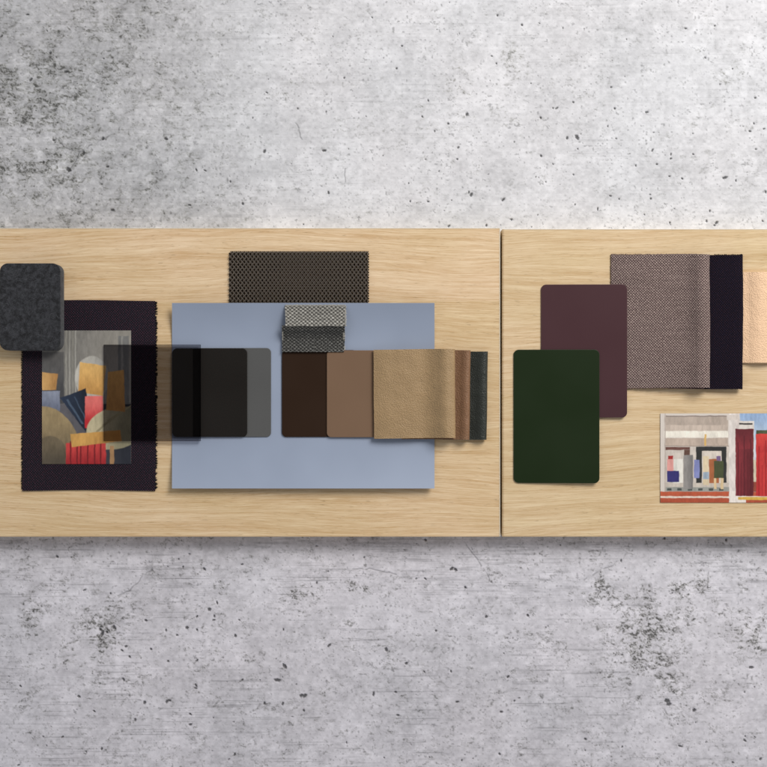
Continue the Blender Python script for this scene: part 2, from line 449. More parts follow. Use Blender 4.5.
# ------------------------------------------------------------------ the concrete
def zl(ox, oy, s, *rows): return [(ox + r[0] / s, oy + r[1] / s) + tuple(r[2:]) for r in rows]
PITS = (
    zl(0, 40, 2.996, (197,95,2.0),(308,295,2),(250,338,2),(205,388,3),(130,366,1.5),(322,379,1.6),(337,509,2),(588,389,1.5),(614,391,1.3),(690,424,1.2),(727,490,1.6),(567,494,1.5),(310,55,1),(150,38,1.5),(172,247,1),(757,233,1),(160,300,1.5),(497,296,2),(92,118,2))
    + zl(256, 40, 2.996, (25,333,2.1),(204,331,2.1),(210,215,1),(125,205,1),(32,157,1.1),(498,229,1.2),(516,181,1.2),(535,273,1.2),(606,322,1.4),(603,357,1.2),(508,357,1),(548,393,1),(638,456,1.3),(645,463,2.2),(741,478,2),(462,483,1.2),(516,484,1.2),(578,557,1.5),(690,555,1.5),(720,70,1.1),(421,85,1.2),(264,113,1.2),(706,48,1),(457,429,1),(217,457,1.6),(142,552,1),(764,537,1.2),(696,402,.8),(586,480,.8),(380,346,.8),(632,222,2),(576,250,1.4))
    + zl(511, 40, 2.996, (582,53,1.2),(300,141,1.2),(187,186,1.2),(126,204,1),(137,204,1.5),(89,233,1.4),(311,205,1.3),(407,216,1.6),(732,173,1.3),(728,250,1.2),(716,273,1.5),(758,266,1.2),(168,293,1.7),(198,291,2.8),(428,277,1),(315,295,1),(90,347,1.5),(424,330,1.5),(479,342,1.3),(479,355,1.3),(437,372,1.3),(374,376,1.2),(126,371,1),(546,342,1.2),(734,327,1.2),(641,412,2.4),(674,421,1.3),(475,408,1.2),(513,415,1.2),(187,403,1),(104,425,1),(74,410,.8),(83,412,.8),(298,467,1.3),(324,476,1),(417,463,1),(419,475,1.3),(260,506,1.5),(192,493,1),(490,505,.8),(400,523,1),(596,512,1.4),(586,542,1.5),(616,547,2),(610,555,1.3),(476,547,1.2),(754,542,1.2),(763,455,1.5),(664,86,1),(545,280,.9),(200,326,1),(10,305,1),(60,130,.8),(290,258,1),(2,538,1.3),(80,524,.8))
    + zl(0, 530, 2.996, (171,80,1.5),(612,117,1.6),(548,110,1),(535,87,1),(567,72,1),(253,180,1.3),(331,190,1),(437,271,1.5),(560,293,1.8),(590,299,1.3),(590,259,1.3),(627,238,2),(642,258,1.3),(640,270,1.3),(650,218,1.4),(705,317,1.6),(717,270,1),(497,300,1.2),(530,315,1.2),(377,349,1.5),(388,380,1.3),(365,361,1.2),(452,357,1.3),(503,393,1.2),(590,391,1.3),(587,466,1.5),(586,474,1.3),(370,448,1.6),(236,499,1.6),(433,517,1.8),(500,514,1.8),(507,511,1.6),(570,552,1.3),(570,583,1.5),(405,569,1.5),(282,543,1.2),(61,468,1.2),(341,291,2),(306,310,2.2),(726,449,1.2),(725,103,1.2),(700,575,.8),(300,298,1.5),(320,306,1.4))
    + zl(256, 530, 2.996, (508,30,1.5),(87,409,2),(82,405,1.4),(64,450,2.6),(136,496,2),(146,497,2.2),(25,519,1.4),(143,541,1.2),(80,521,1.5),(219,346,1.8),(352,491,1.8),(390,358,2),(418,486,1.2),(425,555,1.4),(450,400,1.5),(603,515,1.5),(627,172,1.4),(690,260,1.6),(507,146,1.2),(480,146,1),(735,545,1.5),(755,440,1.5),(182,48,1),(182,158,1.2),(324,82,1),(82,298,1),(539,302,1),(584,424,1.2),(504,425,1),(586,116,2),(598,119,1.8))
    + zl(511, 530, 2.996, (330,92,1.3),(50,256,1.4),(468,512,2.6),(473,522,2.4),(549,540,2),(460,25,1.3),(645,30,1.3),(720,412,2),(10,512,1)))
CRACKS = [zl(0, 40, 2.996, (390,230),(375,250),(340,280),(308,296),(270,318),(240,336),(215,330),(190,318),(165,290)), zl(0, 40, 2.996, (240,336),(222,368),(205,390),(160,460),(110,530)),
          zl(0, 40, 2.996, (640,152),(670,172),(695,188)), zl(256, 40, 2.996, (268,386),(268,432)), zl(256, 530, 2.996, (618,22),(640,60),(664,90),(684,118),(700,150),(716,168)),
          zl(256, 40, 2.996, (108,228),(125,262),(138,298)), zl(511, 530, 2.996, (360,60),(338,78),(300,108),(262,126),(220,150)), zl(256, 40, 2.996, (417,440),(422,428)),
          zl(0, 530, 2.996, (345,200),(390,180),(430,135),(455,118)), zl(256, 530, 2.996, (290,118),(340,116),(400,128),(440,138))]
#          u    v   su  sv  strength  (weathered dark patches)
STAINS = [(30,90,85,55,.85),(100,75,55,36,.70),(40,170,80,48,.78),(110,200,50,28,.55),(150,190,55,36,.36),(205,110,24,34,.40),(135,140,55,30,.25),(160,55,60,20,.25),(255,75,40,25,.28),(25,205,40,20,.25),
          (290,90,18,22,.34),(350,135,22,22,.34),(400,145,20,10,.30),(460,80,9,24,.50),(468,115,10,18,.55),(430,118,10,22,.42),(515,62,13,16,.75),(512,120,10,22,.45),(310,190,30,15,.28),(590,95,20,15,.40),
          (730,75,16,18,.42),(680,130,24,20,.30),(650,165,30,24,.22),(575,180,20,20,.18),(755,60,15,20,.25),
          (105,630,24,30,.75),(75,660,18,24,.60),(35,620,14,26,.60),(115,600,40,16,.45),(150,640,34,16,.35),(215,590,30,14,.42),(200,650,36,12,.35),(90,680,30,16,.40),(30,690,26,22,.34),
          (310,592,34,5,.75),(362,590,12,10,.75),(340,615,30,18,.40),(355,640,26,18,.34),(395,655,18,20,.45),(330,690,30,16,.30),(280,680,16,12,.30),(455,570,16,6,.34),(470,615,24,20,.32),(455,690,30,18,.34),(500,675,14,26,.42),(420,600,30,14,.25),
          (640,640,34,32,1.0),(655,655,22,18,.9),(620,600,40,18,.62),(690,585,28,14,.75),(598,590,8,14,.85),(700,615,30,20,.55),(750,630,20,26,.70),(665,690,24,24,.62),(610,685,26,16,.5),(720,690,30,20,.40),(545,640,36,24,.34),(560,690,36,16,.30),(530,580,24,10,.25),(750,570,22,12,.36),(740,700,20,20,.3),
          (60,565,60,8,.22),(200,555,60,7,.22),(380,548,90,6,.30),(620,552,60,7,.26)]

def concrete_tint(u, v):
    """albedo and pit depth for photo points u, v (arrays)"""
    wx = (fbm(u / 34, v / 34, 5, 3) - .5) * 26; wy = (fbm(u / 34, v / 34, 9, 3) - .5) * 26
    base = fbm(u / 70, v / 60, 1, 5, .55)
    mott = fbm(u / 17, v / 14, 2, 4, .6)
    fine = fbm(u / 3.6, v / 3.0, 3, 3, .6)
    horz = fbm(u / 46, v / 1.7, 4, 3, .6)
    den = np.zeros_like(u)
    for (a, b, su, sv, st) in STAINS:
        den = np.maximum(den, st * np.exp(-(((u + wx - a) / su) ** 2 + ((v + wy - b) / sv) ** 2) * .62))
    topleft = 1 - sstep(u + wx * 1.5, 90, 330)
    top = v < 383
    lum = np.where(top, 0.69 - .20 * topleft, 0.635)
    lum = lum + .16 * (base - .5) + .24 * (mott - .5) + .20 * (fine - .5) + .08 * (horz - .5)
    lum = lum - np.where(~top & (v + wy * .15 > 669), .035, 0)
    # weathered skin: broken dark grains, drawn out along the board-marks
    qx = (fbm(u / 5, v / 5, 81, 2) - .5) * 7; qy = (fbm(u / 5, v / 5, 83, 2) - .5) * 5
    grain = fbm((u + qx) / 3.0, (v + qy) / 2.6, 21, 5, .74)
    grain2 = fbm((u + qx) / 10, (v + qy * .5) / 1.8, 23, 4, .66)
    broad = fbm((u + qx) / 13, (v + qy) / 12, 25, 4, .6)
    g = .50 * grain + .26 * grain2 + .24 * broad
    den = np.maximum(den, np.where(top, .16 + .34 * topleft, .26))
    thr = .585 - .17 * den
    amt = np.clip((g - thr) / .16, 0, 1) ** 1.1
    speck = fbm((u - qy) / 1.9, (v + qx) / 1.6, 27, 3, .7)
    amt = amt * (.45 + 1.1 * sstep(speck, .38, .62))
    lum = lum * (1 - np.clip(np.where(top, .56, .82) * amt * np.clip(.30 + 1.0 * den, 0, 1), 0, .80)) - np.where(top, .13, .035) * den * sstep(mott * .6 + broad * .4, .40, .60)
    ridge = 1 - np.abs(fbm((u + qx) / 8, (v + qy) / 7, 29, 3, .6) - .5) * 2
    lum = lum + .10 * sstep(ridge, .93, .99) * np.clip(den * 1.3, 0, 1)
    # scattered flecks everywhere
    fl = fbm(u / 2.3, v / 2.0, 41, 2, .5)
    lum = lum * (1 - .40 * sstep(fl, .72, .84) * (.4 + .6 * sstep(mott, .4, .6)))
    # pale bloom and aggregate
    pale = sstep(fbm(u / 8, v / 7, 31, 3, .55), .58, .72) * (.35 + .65 * np.clip(den * 1.6, 0, 1))
    lum = lum + .075 * pale
    # board-mark streaks
    st = sstep(fbm(u / 60, v / 1.3, 51, 2, .5), .70, .80) * sstep(fbm(u / 60, v / 30, 52, 2), .48, .62)
    lum = lum * (1 - np.where(top, .10, .26) * st)
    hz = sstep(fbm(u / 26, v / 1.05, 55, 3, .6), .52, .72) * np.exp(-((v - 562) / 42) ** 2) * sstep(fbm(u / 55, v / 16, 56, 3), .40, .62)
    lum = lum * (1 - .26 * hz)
    pl = sstep(fbm(u / 70, v / 1.2, 61, 2, .5), .74, .82)
    lum = lum + .05 * pl * topleft
    lum = np.clip(lum, .10, .80); concrete_tint.amt = amt * np.clip(den, 0, 1)
    pit = np.zeros_like(u)
    rg = np.random.default_rng(3)
    allp = list(PITS)
    for k in range(260):                                   # the smaller pores between them
        x, y = rg.uniform(-40, 810), rg.choice([rg.uniform(-20, 240), rg.uniform(530, 790)])
        allp.append((x, y, rg.uniform(.35, .8)))
    for k in range(30):                                    # beyond the photo's trimmed edge
        allp.append((rg.uniform(0, 767), rg.choice([rg.uniform(0, 46), rg.uniform(732, 767)]), rg.uniform(.8, 1.7)))
    return lum, pit, allp

def patch(u0, v0, u1, v1, n, m, dense):
    u = np.linspace(u0, u1, n); v = np.linspace(v0, v1, m)
    U, V = np.meshgrid(u, v)
    z = GZ * 1000
    s = (H - GZ) / H
    depth = np.zeros_like(U)
    if dense:
        lum, pit, allp = concrete_tint(U, V)
        du = u[1] - u[0]; dv = v[1] - v[0]
        rg = np.random.default_rng(8)
        for (a, b, r) in allp:
            r = r * (.80 if b < 400 else .92)
            e = rg.uniform(.72, 1.3); th = rg.uniform(0, 3.14); ph = rg.uniform(0, 6.28)
            i0, i1 = int((a - 3 * r - u0) / du), int((a + 3 * r - u0) / du) + 2
            j0, j1 = int((b - 3 * r - v0) / dv), int((b + 3 * r - v0) / dv) + 2
            if i1 < 1 or j1 < 1 or i0 >= n or j0 >= m: continue
            i0, j0 = max(i0, 0), max(j0, 0)
            x = U[j0:j1, i0:i1] - a; y = V[j0:j1, i0:i1] - b
            xr = (x * math.cos(th) + y * math.sin(th)) * e; yr = (-x * math.sin(th) + y * math.cos(th)) / e
            ang = np.arctan2(yr, xr)
            d = np.hypot(xr, yr) / (r * (1 + .22 * np.sin(2 * ang + ph) + .12 * np.sin(5 * ang + 2 * ph)))
            pit[j0:j1, i0:i1] = np.maximum(pit[j0:j1, i0:i1], (1 - sstep(d, .70, 1.25)) * min(1, .55 + .5 * r))
        crack = np.zeros_like(U)
        jit = (fbm(U / 6, V / 6, 71, 2) - .5) * 3.0
        for line in CRACKS:
            for (a, b), (c, d_) in zip(line[:-1], line[1:]):
                i0, i1 = sorted((int((a - 5 - u0) / du), int((c - 5 - u0) / du))); i1 += int(12 / du); i0 -= int(2 / du)
                j0, j1 = sorted((int((b - 5 - v0) / dv), int((d_ - 5 - v0) / dv))); j1 += int(12 / dv); j0 -= int(2 / dv)
                if i1 < 1 or j1 < 1 or i0 >= n or j0 >= m: continue
                i0, j0 = max(i0, 0), max(j0, 0)
                x = U[j0:j1, i0:i1] + jit[j0:j1, i0:i1]; y = V[j0:j1, i0:i1] + jit[j0:j1, i0:i1] * .6
                t = np.clip(((x - a) * (c - a) + (y - b) * (d_ - b)) / ((c - a) ** 2 + (d_ - b) ** 2 + 1e-6), 0, 1)
                dd = np.hypot(x - a - t * (c - a), y - b - t * (d_ - b))
                crack[j0:j1, i0:i1] = np.maximum(crack[j0:j1, i0:i1], 1 - sstep(dd, .15, 1.0))
        brk = sstep(fbm(U / 5, V / 5, 77, 2), .30, .55)
        lum = lum * (1 - .42 * crack * brk)
        lum = lum * (1 - pit * .86) + .05 * pit * .86
        depth = -(pit * .9 + crack * brk * .25)
        ol = 1 - .075 * np.clip(concrete_tint.amt * 1.6, 0, 1)
        pur = (fbm(U / 80, V / 80, 91, 2) - .5) * .02
        top = (V < 383)
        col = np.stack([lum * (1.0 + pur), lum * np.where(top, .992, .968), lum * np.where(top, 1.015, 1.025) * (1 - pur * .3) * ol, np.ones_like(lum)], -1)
    else:
        lum = .60 + .08 * (fbm(U / 40, V / 40, 1, 3) - .5)
        col = np.stack([lum, lum * .99, lum * 1.015, np.ones_like(lum)], -1)
    X = (U - 383.5) * MM * s; Y = (383.5 - V) * MM * s; Z = GZ + depth * MM
    co = np.stack([X, Y, Z], -1).reshape(-1, 3)
    i = np.arange(n * m).reshape(m, n)
    q = np.stack([i[:-1, :-1], i[1:, :-1], i[1:, 1:], i[:-1, 1:]], -1).reshape(-1, 4)
    return co, q, col.reshape(-1, 4)

def grid_mesh(name, parts, mat, origin):
    off = 0; cs, qs, ks = [], [], []
    for co, q, col in parts:
        cs.append(co - np.array(origin)); qs.append(q + off); ks.append(col); off += len(co)
    co = np.concatenate(cs).astype(np.float32); q = np.concatenate(qs).astype(np.int32); col = np.concatenate(ks).astype(np.float32)
    me = bpy.data.meshes.new(name)
    me.vertices.add(len(co)); me.vertices.foreach_set('co', co.ravel())
    me.loops.add(q.size); me.loops.foreach_set('vertex_index', q.ravel())
    me.polygons.add(len(q)); me.polygons.foreach_set('loop_start', np.arange(0, q.size, 4, dtype=np.int32))
    try: me.polygons.foreach_set('loop_total', np.full(len(q), 4, np.int32))
    except Exception: pass
    me.update(calc_edges=True)
    me.polygons.foreach_set('use_smooth', np.ones(len(q), bool))
    at = me.color_attributes.new('tint', 'FLOAT_COLOR', 'POINT')
    at.data.foreach_set('color', col.ravel())
    me.materials.append(mat); me.update()
    o = bpy.data.objects.new(name, me); COL.objects.link(o); o.location = origin
    return o

vt, vb = 240.0, 526.0
ground = grid_mesh('ground', [
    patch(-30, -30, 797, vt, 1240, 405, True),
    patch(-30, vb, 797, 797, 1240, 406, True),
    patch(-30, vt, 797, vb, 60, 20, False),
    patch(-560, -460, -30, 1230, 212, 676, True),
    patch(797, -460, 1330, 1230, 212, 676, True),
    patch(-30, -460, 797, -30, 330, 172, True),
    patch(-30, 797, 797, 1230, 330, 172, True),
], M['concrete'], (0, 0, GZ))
tag(ground, 'pale grey weathered concrete surface with dark pores under the oak boards', 'concrete surface', kind='structure')

# ------------------------------------------------------------------ the oak boards
def board(u0, u1, v0, v1, mat, label, band_left, band_right):
    bot = GZ * 1000 + 0.1
    root = bpy.data.objects.new('oak_board', None); COL.objects.link(root)
    c = P((u0 + u1) / 2, (v0 + v1) / 2)
    root.location = (c[0], c[1], bot * MM); root.empty_display_size = 0.05
    tag(root, label, 'board', 'oak boards laid side by side')
    def box(name, a0, b0, a1, b1, z1, m, bev):
        # bevelled slab from world px (no parallax: one solid block)
        verts, faces = [], []
        loops = []
        steps = 3
        loops.append((0, bot))
        for k in range(steps + 1):
            t = math.pi / 2 * k / steps
            loops.append((bev * (1 - math.cos(t)), z1 - bev * (1 - math.sin(t))))
        for ins, z in loops:
            for x, y in ((a0 + ins, b0 + ins), (a1 - ins, b0 + ins), (a1 - ins, b1 - ins), (a0 + ins, b1 - ins)):
                p = P(x, y, 0); verts.append((p[0], p[1], z * MM))
        n = len(loops)
        for k in range(n - 1):
            for i in range(4):
                j = (i + 1) % 4
                faces.append((k * 4 + i, (k + 1) * 4 + i, (k + 1) * 4 + j, k * 4 + j)[::-1])
        faces.append((0, 1, 2, 3)); faces.append(tuple((n - 1) * 4 + i for i in (3, 2, 1, 0)))
        return shade_auto(link(name, verts, faces, m, root), 25)
    b = 0.9
    e = 0.012
    l = u0 + (1.2 if band_left else 0); r = u1 - (1.2 if band_right else 0)
    box('panel', l + e, v0 + b + e, r - e, v1 - b - e, 0.0, mat, 0.12)
    box('edge_band', l + e, v0, r - e, v0 + b, -0.03, M['band'], 0.55)
    box('edge_band', l + e, v1 - b, r - e, v1, -0.03, mat, 0.55)
    if band_left: box('edge_band', u0, v0, u0 + 1.2, v1, -0.02, mat, 0.7)
    if band_right: box('edge_band', u1 - 1.2, v0, u1, v1, -0.02, M['band'], 0.7)
    return root

board(-330, 500.3, 228, 536.8, M['wood_a'], 'long pale oak board on the left, carrying the blue grey sheet', False, True)
board(502.4, 1100, 229, 536.8, M['wood_b'], 'pale oak board on the right, carrying the green and maroon cards', True, False)

# ------------------------------------------------------------------ left cluster
# aubergine cloth with frayed sides
def cloth_wob(a, z, w, fw, fa):
    return (0.35 * math.sin(w / 17.0) * (1 if fa > .5 else .6), 0.5 * math.sin(a / 23.0 + 1), 0.12 * math.sin(a / 14) * math.sin(w / 19) + .12)
c, cc, nn = sheet('fabric_swatch', [(22.5, .75), (60, .75), (110, .75), (155.5, .75)], 300.5, 490.5, 1.1, M['aubergine'], 'x', step=3, nw=60, wob=cloth_wob)
tag(c, 'dark aubergine woven cloth with frayed sides lying under the tall picture print', 'fabric', 'woven fabric swatches')
for side in (0, 1):
    fr = []
    v = 302.0
    while v < 489.5:
        L = random.uniform(1.2, 2.6) if side else random.uniform(.9, 1.9)
        u = 155.3 if side else 22.7
        d = 1 if side else -1
        k = random.uniform(-.7, .7)
        if random.random() > .12:
            fr.append([(P(u + 0.35 * math.sin(v / 17) - d * 1.2, v, .8), .0005), (P(u + d * L * .5, v + k * .3, .7), .00048), (P(u + d * L, v + k, .5), .0003)])
        v += random.uniform(.95, 1.5)
    tubes('fringe', fr, M['aub_thread'], c)

# printed pictures: plain abstract stand-ins with the photo's sizes and colours
class Canvas:
    def __init__(self, u0, v0, u1, v1, k, bg, seed):
        self.b = (u0, v0, u1, v1); self.n = int((u1 - u0) * k) + 1; self.m = int((v1 - v0) * k) + 1
        self.U, self.V = np.meshgrid(np.linspace(u0, u1, self.n), np.linspace(v0, v1, self.m))
        self.s = seed; self.soft = .35
        self.c = np.ones(self.U.shape + (3,)) * np.array(srgb(*bg)[:3])
        self.wu = self.U + (fbm(self.U / 5, self.V / 5, seed, 3) - .5) * .9
        self.wv = self.V + (fbm(self.U / 5, self.V / 5, seed + 7, 3) - .5) * .9
    def lay(self, m, col, grad=None, tex=.22):
        col = np.array(srgb(*col)[:3]); self.k = getattr(self, 'k', 0) + 1
        t = fbm(self.U / 2.4 + self.k * 3.1, self.V / 7 + self.k, self.s + 13 + self.k % 5, 4, .65) - .5 + .5 * (fbm(self.U / 14, self.V / 11 + self.k, self.s + 19, 2) - .5)
        a = col * (1 + tex * 2 * t)[..., None]
        if grad is not None:
            g, c2 = grad; c2 = np.array(srgb(*c2)[:3]); a = a * (1 - g[..., None]) + c2 * (1 + tex * 2 * t)[..., None] * g[..., None]
        self.c = self.c * (1 - m[..., None]) + a * m[..., None]
    def ell(self, cu, cv, ru, rv, col, grad=None, rot=0.0):
        x = self.wu - cu; y = self.wv - cv; c, s = math.cos(rot), math.sin(rot)
        d = np.hypot((x * c + y * s) / ru, (-x * s + y * c) / rv)
        self.lay(1 - sstep((d - 1) * min(ru, rv), -self.soft, self.soft), col, grad)
    def rect(self, a, b, c, d, col, grad=None):
        e = self.soft
        m = sstep(self.wu, a - e, a + e) * (1 - sstep(self.wu, c - e, c + e)) * sstep(self.wv, b - e, b + e) * (1 - sstep(self.wv, d - e, d + e))
        self.lay(m, col, grad)
    def poly(self, pts, col, grad=None):
        dmin = np.full(self.U.shape, 1e9); ins = np.zeros(self.U.shape, bool)
        x, y = self.wu, self.wv
        for (a, b), (c, d) in zip(pts, pts[1:] + pts[:1]):
            t = np.clip(((x - a) * (c - a) + (y - b) * (d - b)) / ((c - a) ** 2 + (d - b) ** 2 + 1e-9), 0, 1)
            dmin = np.minimum(dmin, np.hypot(x - a - t * (c - a), y - b - t * (d - b)))
            cr = ((b > y) != (d > y)) & (x < (c - a) * (y - b) / ((d - b) if d != b else 1e-9) + a)
            ins ^= cr
        sd = np.where(ins, -dmin, dmin)
        self.lay(1 - sstep(sd, -self.soft, self.soft), col, grad)
    def lin(self, ax, a, b): return sstep(self.U if ax == 'u' else self.V, a, b)
    def build(self, z, parent):
        u0, v0, u1, v1 = self.b
        s = (H - z * MM) / H
        co = np.stack([(self.U - 383.5) * MM * s, (383.5 - self.V) * MM * s, np.full(self.U.shape, z * MM)], -1).reshape(-1, 3)
        i = np.arange(self.n * self.m).reshape(self.m, self.n)
        q = np.stack([i[:-1, :-1], i[1:, :-1], i[1:, 1:], i[:-1, 1:]], -1).reshape(-1, 4)
        col = np.concatenate([np.clip(self.c, .004, .9), np.ones(self.c.shape[:2] + (1,))], -1).reshape(-1, 4)
        o = grid_mesh('printed_picture', [(co, q, col)], M['print'], tuple(parent.location))
        o.parent = parent; o.location = (0, 0, 0)
        return o

pr = card('art_print', 42, 330.5, 131, 464, .3, 1.45, 1.45, .45, M['paper'], .05, n=1)
tag(pr, 'tall abstract print of ochre, navy, sand and coral shapes on grey, lying on aubergine cloth', 'print', 'picture prints')
cv = Canvas(42, 330.5, 131, 464, 3, (132, 128, 120), 201)
cv.soft = .6
cv.rect(40, 328, 133, 402, (128, 125, 119), (cv.lin('u', 66, 128), (146, 141, 132)))
cv.rect(40, 352, 64, 404, (96, 94, 92), (cv.lin('v', 352, 400), (74, 74, 76)))
for a, k, wd in ((65.5, 0, 1.4), (69, 14, 1.2), (72, -10, 1.6), (75, 18, 1.0)): cv.rect(a, 328, a + wd, 420, (150 + k, 147 + k, 138 + k))
cv.rect(118, 336, 129, 404, (118, 117, 114)); cv.rect(121, 336, 123, 404, (144, 142, 136))
cv.rect(40, 404, 133, 466, (96, 94, 98), (cv.lin('u', 60, 128), (44, 46, 54)))
# a pale half disc, an ochre square and wedge, stacked stones of colour
cv.ell(92, 378, 17, 22, (190, 186, 176), (cv.lin('u', 78, 106), (160, 157, 150)))
cv.poly([(80, 362), (106, 366), (103, 396), (78, 392)], (218, 174, 106), (cv.lin('v', 362, 396), (196, 146, 82)))
cv.poly([(42, 372), (58, 374), (56, 390), (42, 390)], (204, 160, 102), (cv.lin('u', 43, 57), (176, 130, 78)))
cv.rect(40, 391, 60, 411, (142, 148, 164), (cv.lin('v', 391, 411), (108, 114, 132)))
cv.ell(42, 468, 42, 62, (160, 140, 104), (cv.lin('v', 408, 460), (108, 96, 76)))
cv.ell(50, 470, 22, 34, (112, 100, 80), (cv.lin('v', 440, 464), (86, 78, 66)))
cv.poly([(60, 398), (86, 388), (92, 440)], (46, 56, 74), (cv.lin('u', 62, 88), (34, 40, 52)))
cv.poly([(66, 400), (68, 399), (84, 424), (82, 424)], (74, 88, 106)); cv.poly([(74, 397), (75, 396.6), (87, 420), (86, 421)], (66, 80, 98))
cv.rect(85, 396, 103, 428, (220, 112, 106), (cv.lin('v', 400, 424), (184, 44, 50)))
cv.ell(116, 428, 30, 21, (194, 182, 148), (cv.lin('u', 90, 126), (132, 126, 102)), -.25)
for a in (0, 5.5, 11, 16): cv.poly([(91 + a, 436 - a), (116 + a, 414 - a * .6), (117 + a, 415 - a * .6), (92 + a, 437.2 - a)], (148, 138, 108))
cv.rect(66, 443, 106, 466, (196, 68, 66), (cv.lin('v', 446, 464), (160, 44, 48)))
for a in (70, 76.5, 80, 87, 94, 100): cv.rect(a, 441, a + 1.4, 466, (116, 34, 38))
cv.poly([(70, 434), (120, 430), (122, 441), (72, 447)], (206, 158, 88), (cv.lin('u', 84, 120), (178, 126, 66)))
cv.poly([(108, 372), (124, 370), (125, 412), (106, 410)], (202, 154, 92), (cv.lin('v', 374, 410), (180, 132, 78)))
cv.rect(110, 446, 114, 466, (160, 124, 88))
cv.build(1.93, pr)

# felt block
ft = card('felt_sample', -0.6, 263.2, 60.4, 350.4, 8.5, 1.95, 1.95, 11.5, M['felt'], .75, 5, n=12)
tag(ft, 'thick dark grey felt block with rounded corners at the left edge', 'felt')

# blue grey sheet, its long edges curling up
def curl(v):
    if v < 350: return .55 + 8.6 * ((350 - v) / 47) ** 2.0
    if v > 432: return .55 + 6.6 * ((v - 432) / 56.5) ** 2.1
    return .55
prof = [(v, curl(v)) for v in np.linspace(303, 488.5, 26)]
def blue_wob(a, z, w, fw, fa):
    k = (w - 303) / 131
    return (0, 0, .25 * math.sin(w / 41.0) + .28)
bs, _, _ = sheet('paper_sheet', prof, 172, 434.5, .35, M['blue'], 'y', step=3, nw=50, wob=blue_wob)
tag(bs, 'large matt blue grey sheet with slightly curled edges under the swatches', 'paper sheet')

# black spacer mesh: two families of strands woven on the bias, half hidden under the blue sheet
def strands(zc, rad, shift):
    U0, U1, V0, V1 = 229.3, 368.9, 251.4, 312.0
    a, b = 2.0, 2.62                                      # half repeat across / row step
    out = []
    n = 0
    L = math.hypot(a, b)
    for fam in (1, -1):
        k0, k1 = -40, 110
        for k in range(k0, k1):
            # line through (U0 + 4k, V0) going down with slope fam
            path = []
            steps = int((V1 - V0) / b * 4)
            for i in range(steps + 1):
                t = i / 4.0
                u = U0 + 4 * k + 1 + shift + fam * a * t
                v = V0 + b * t
                ok = U0 <= u <= U1
                if ok:
                    ph = math.pi * t + (0 if fam > 0 else math.pi)
                    z = zc + .42 * math.cos(ph) + (.12 if fam > 0 else 0)
                    r = rad
                    path.append((P(u, v, z), r * MM))
                elif path:
                    break
            if len(path) > 3:
                out.append(path)
    return out
ms = tubes('mesh_swatch', strands(2.0, .60, 0), M['mesh'], None, 7, .72)
tag(ms, 'black open weave mesh strip sticking out above the blue grey sheet', 'mesh')

tubes('back_layer', strands(.75, .60, 2.0), M['mesh_back'], ms, 5, .6)

# swatch cards left of centre
g1 = card('swatch_card', 196, 348, 271, 437, 4.6, 1.0, 1.0, 1.0, M['grey'])
tag(g1, 'plain mid grey rounded card peeping out right of the charcoal card', 'swatch', 'rounded swatch cards')
g2 = card('swatch_card', 172.2, 348.3, 247.2, 437, 5, 2.1, 2.1, 1.0, M['charcoal'])
tag(g2, 'charcoal black rounded card with its left part under smoked acrylic', 'swatch', 'rounded swatch cards')
ac = card('acrylic_sheet', 103.3, 344.6, 200.6, 441.2, .35, 2.0, 3.2, 2.2, M['acrylic'], .30, 2, n=2)
ac.data.materials.append(M['acrylic_edge'])
for p in ac.data.polygons:
    if abs(p.normal.z) < .97: p.material_index = 1
tag(ac, 'square see-through smoked acrylic sheet bridging the tall print and charcoal card', 'acrylic sheet')

# ------------------------------------------------------------------ middle cluster
b1 = card('swatch_card', 281.8, 350, 357, 437, 4.6, 1.5, 1.5, 1.1, M['dbrown'])
tag(b1, 'dark brown rounded card below the folded grey cloth, left of the taupe card', 'swatch', 'rounded swatch cards')
b2 = card('swatch_card', 326.8, 350.3, 396, 437.3, 4.6, 2.75, 2.75, 1.0, M['taupe'])
tag(b2, 'taupe rounded card between the dark brown card and the tan leather', 'swatch', 'rounded swatch cards')

# folded grey woven cloth: pale weave above the ridge, dark weave below it
gf = bpy.data.objects.new('fabric_swatch', None); COL.objects.link(gf)
p0 = P(314, 328, 3.4); gf.location = p0; gf.empty_display_size = .02
tag(gf, 'small folded grey woven cloth, pale above its crease and dark below', 'fabric', 'woven fabric swatches')
def wob_up(a, z, w, fw, fa): return (.5 * math.sin(w / 9) * (1 - fa) + .25 * math.sin(w / 4.1), .7 * math.sin(a / 4.0) * (fw - .5), .25 * math.sin(w / 11 + a / 7))
def wob_lo(a, z, w, fw, fa): return (.25 * math.sin(w / 4.1) * (1 - fa), (fw - .3) * 1.2 * math.sin(fa * 2.6) + (-1.2 * fa if fw > .5 else .5 * fa), .35 * math.sin(w / 8 + 1) * math.sin(fa * 3.1))
up, _, _ = sheet('upper_flap', [(305.6, 9.4), (310, 9.6), (316, 10.2), (322, 11.3), (326.2, 12.2)], 285.3, 345.6, .9, M['grey_weave'], 'y', gf, step=.9, nw=60, wob=wob_up)
lo, _, _ = sheet('lower_flap', [(325.4, 11.2), (327.2, 10.9), (330, 9.4), (333, 6.8), (337, 4.6), (341, 3.7), (346, 3.8), (352, 4.3)], 282.0, 344.6, .9, M['dark_weave'], 'y', gf, step=.9, nw=60, wob=wob_lo)
fr = []
for i in range(64):
    u = 285.5 + i * .95
    L = random.uniform(.3, 1.1)
    fr.append([(P(u, 306.2, 9.5), .0004), (P(u + random.uniform(-.2, .2), 305.4 - L, 9.4), .0003)])
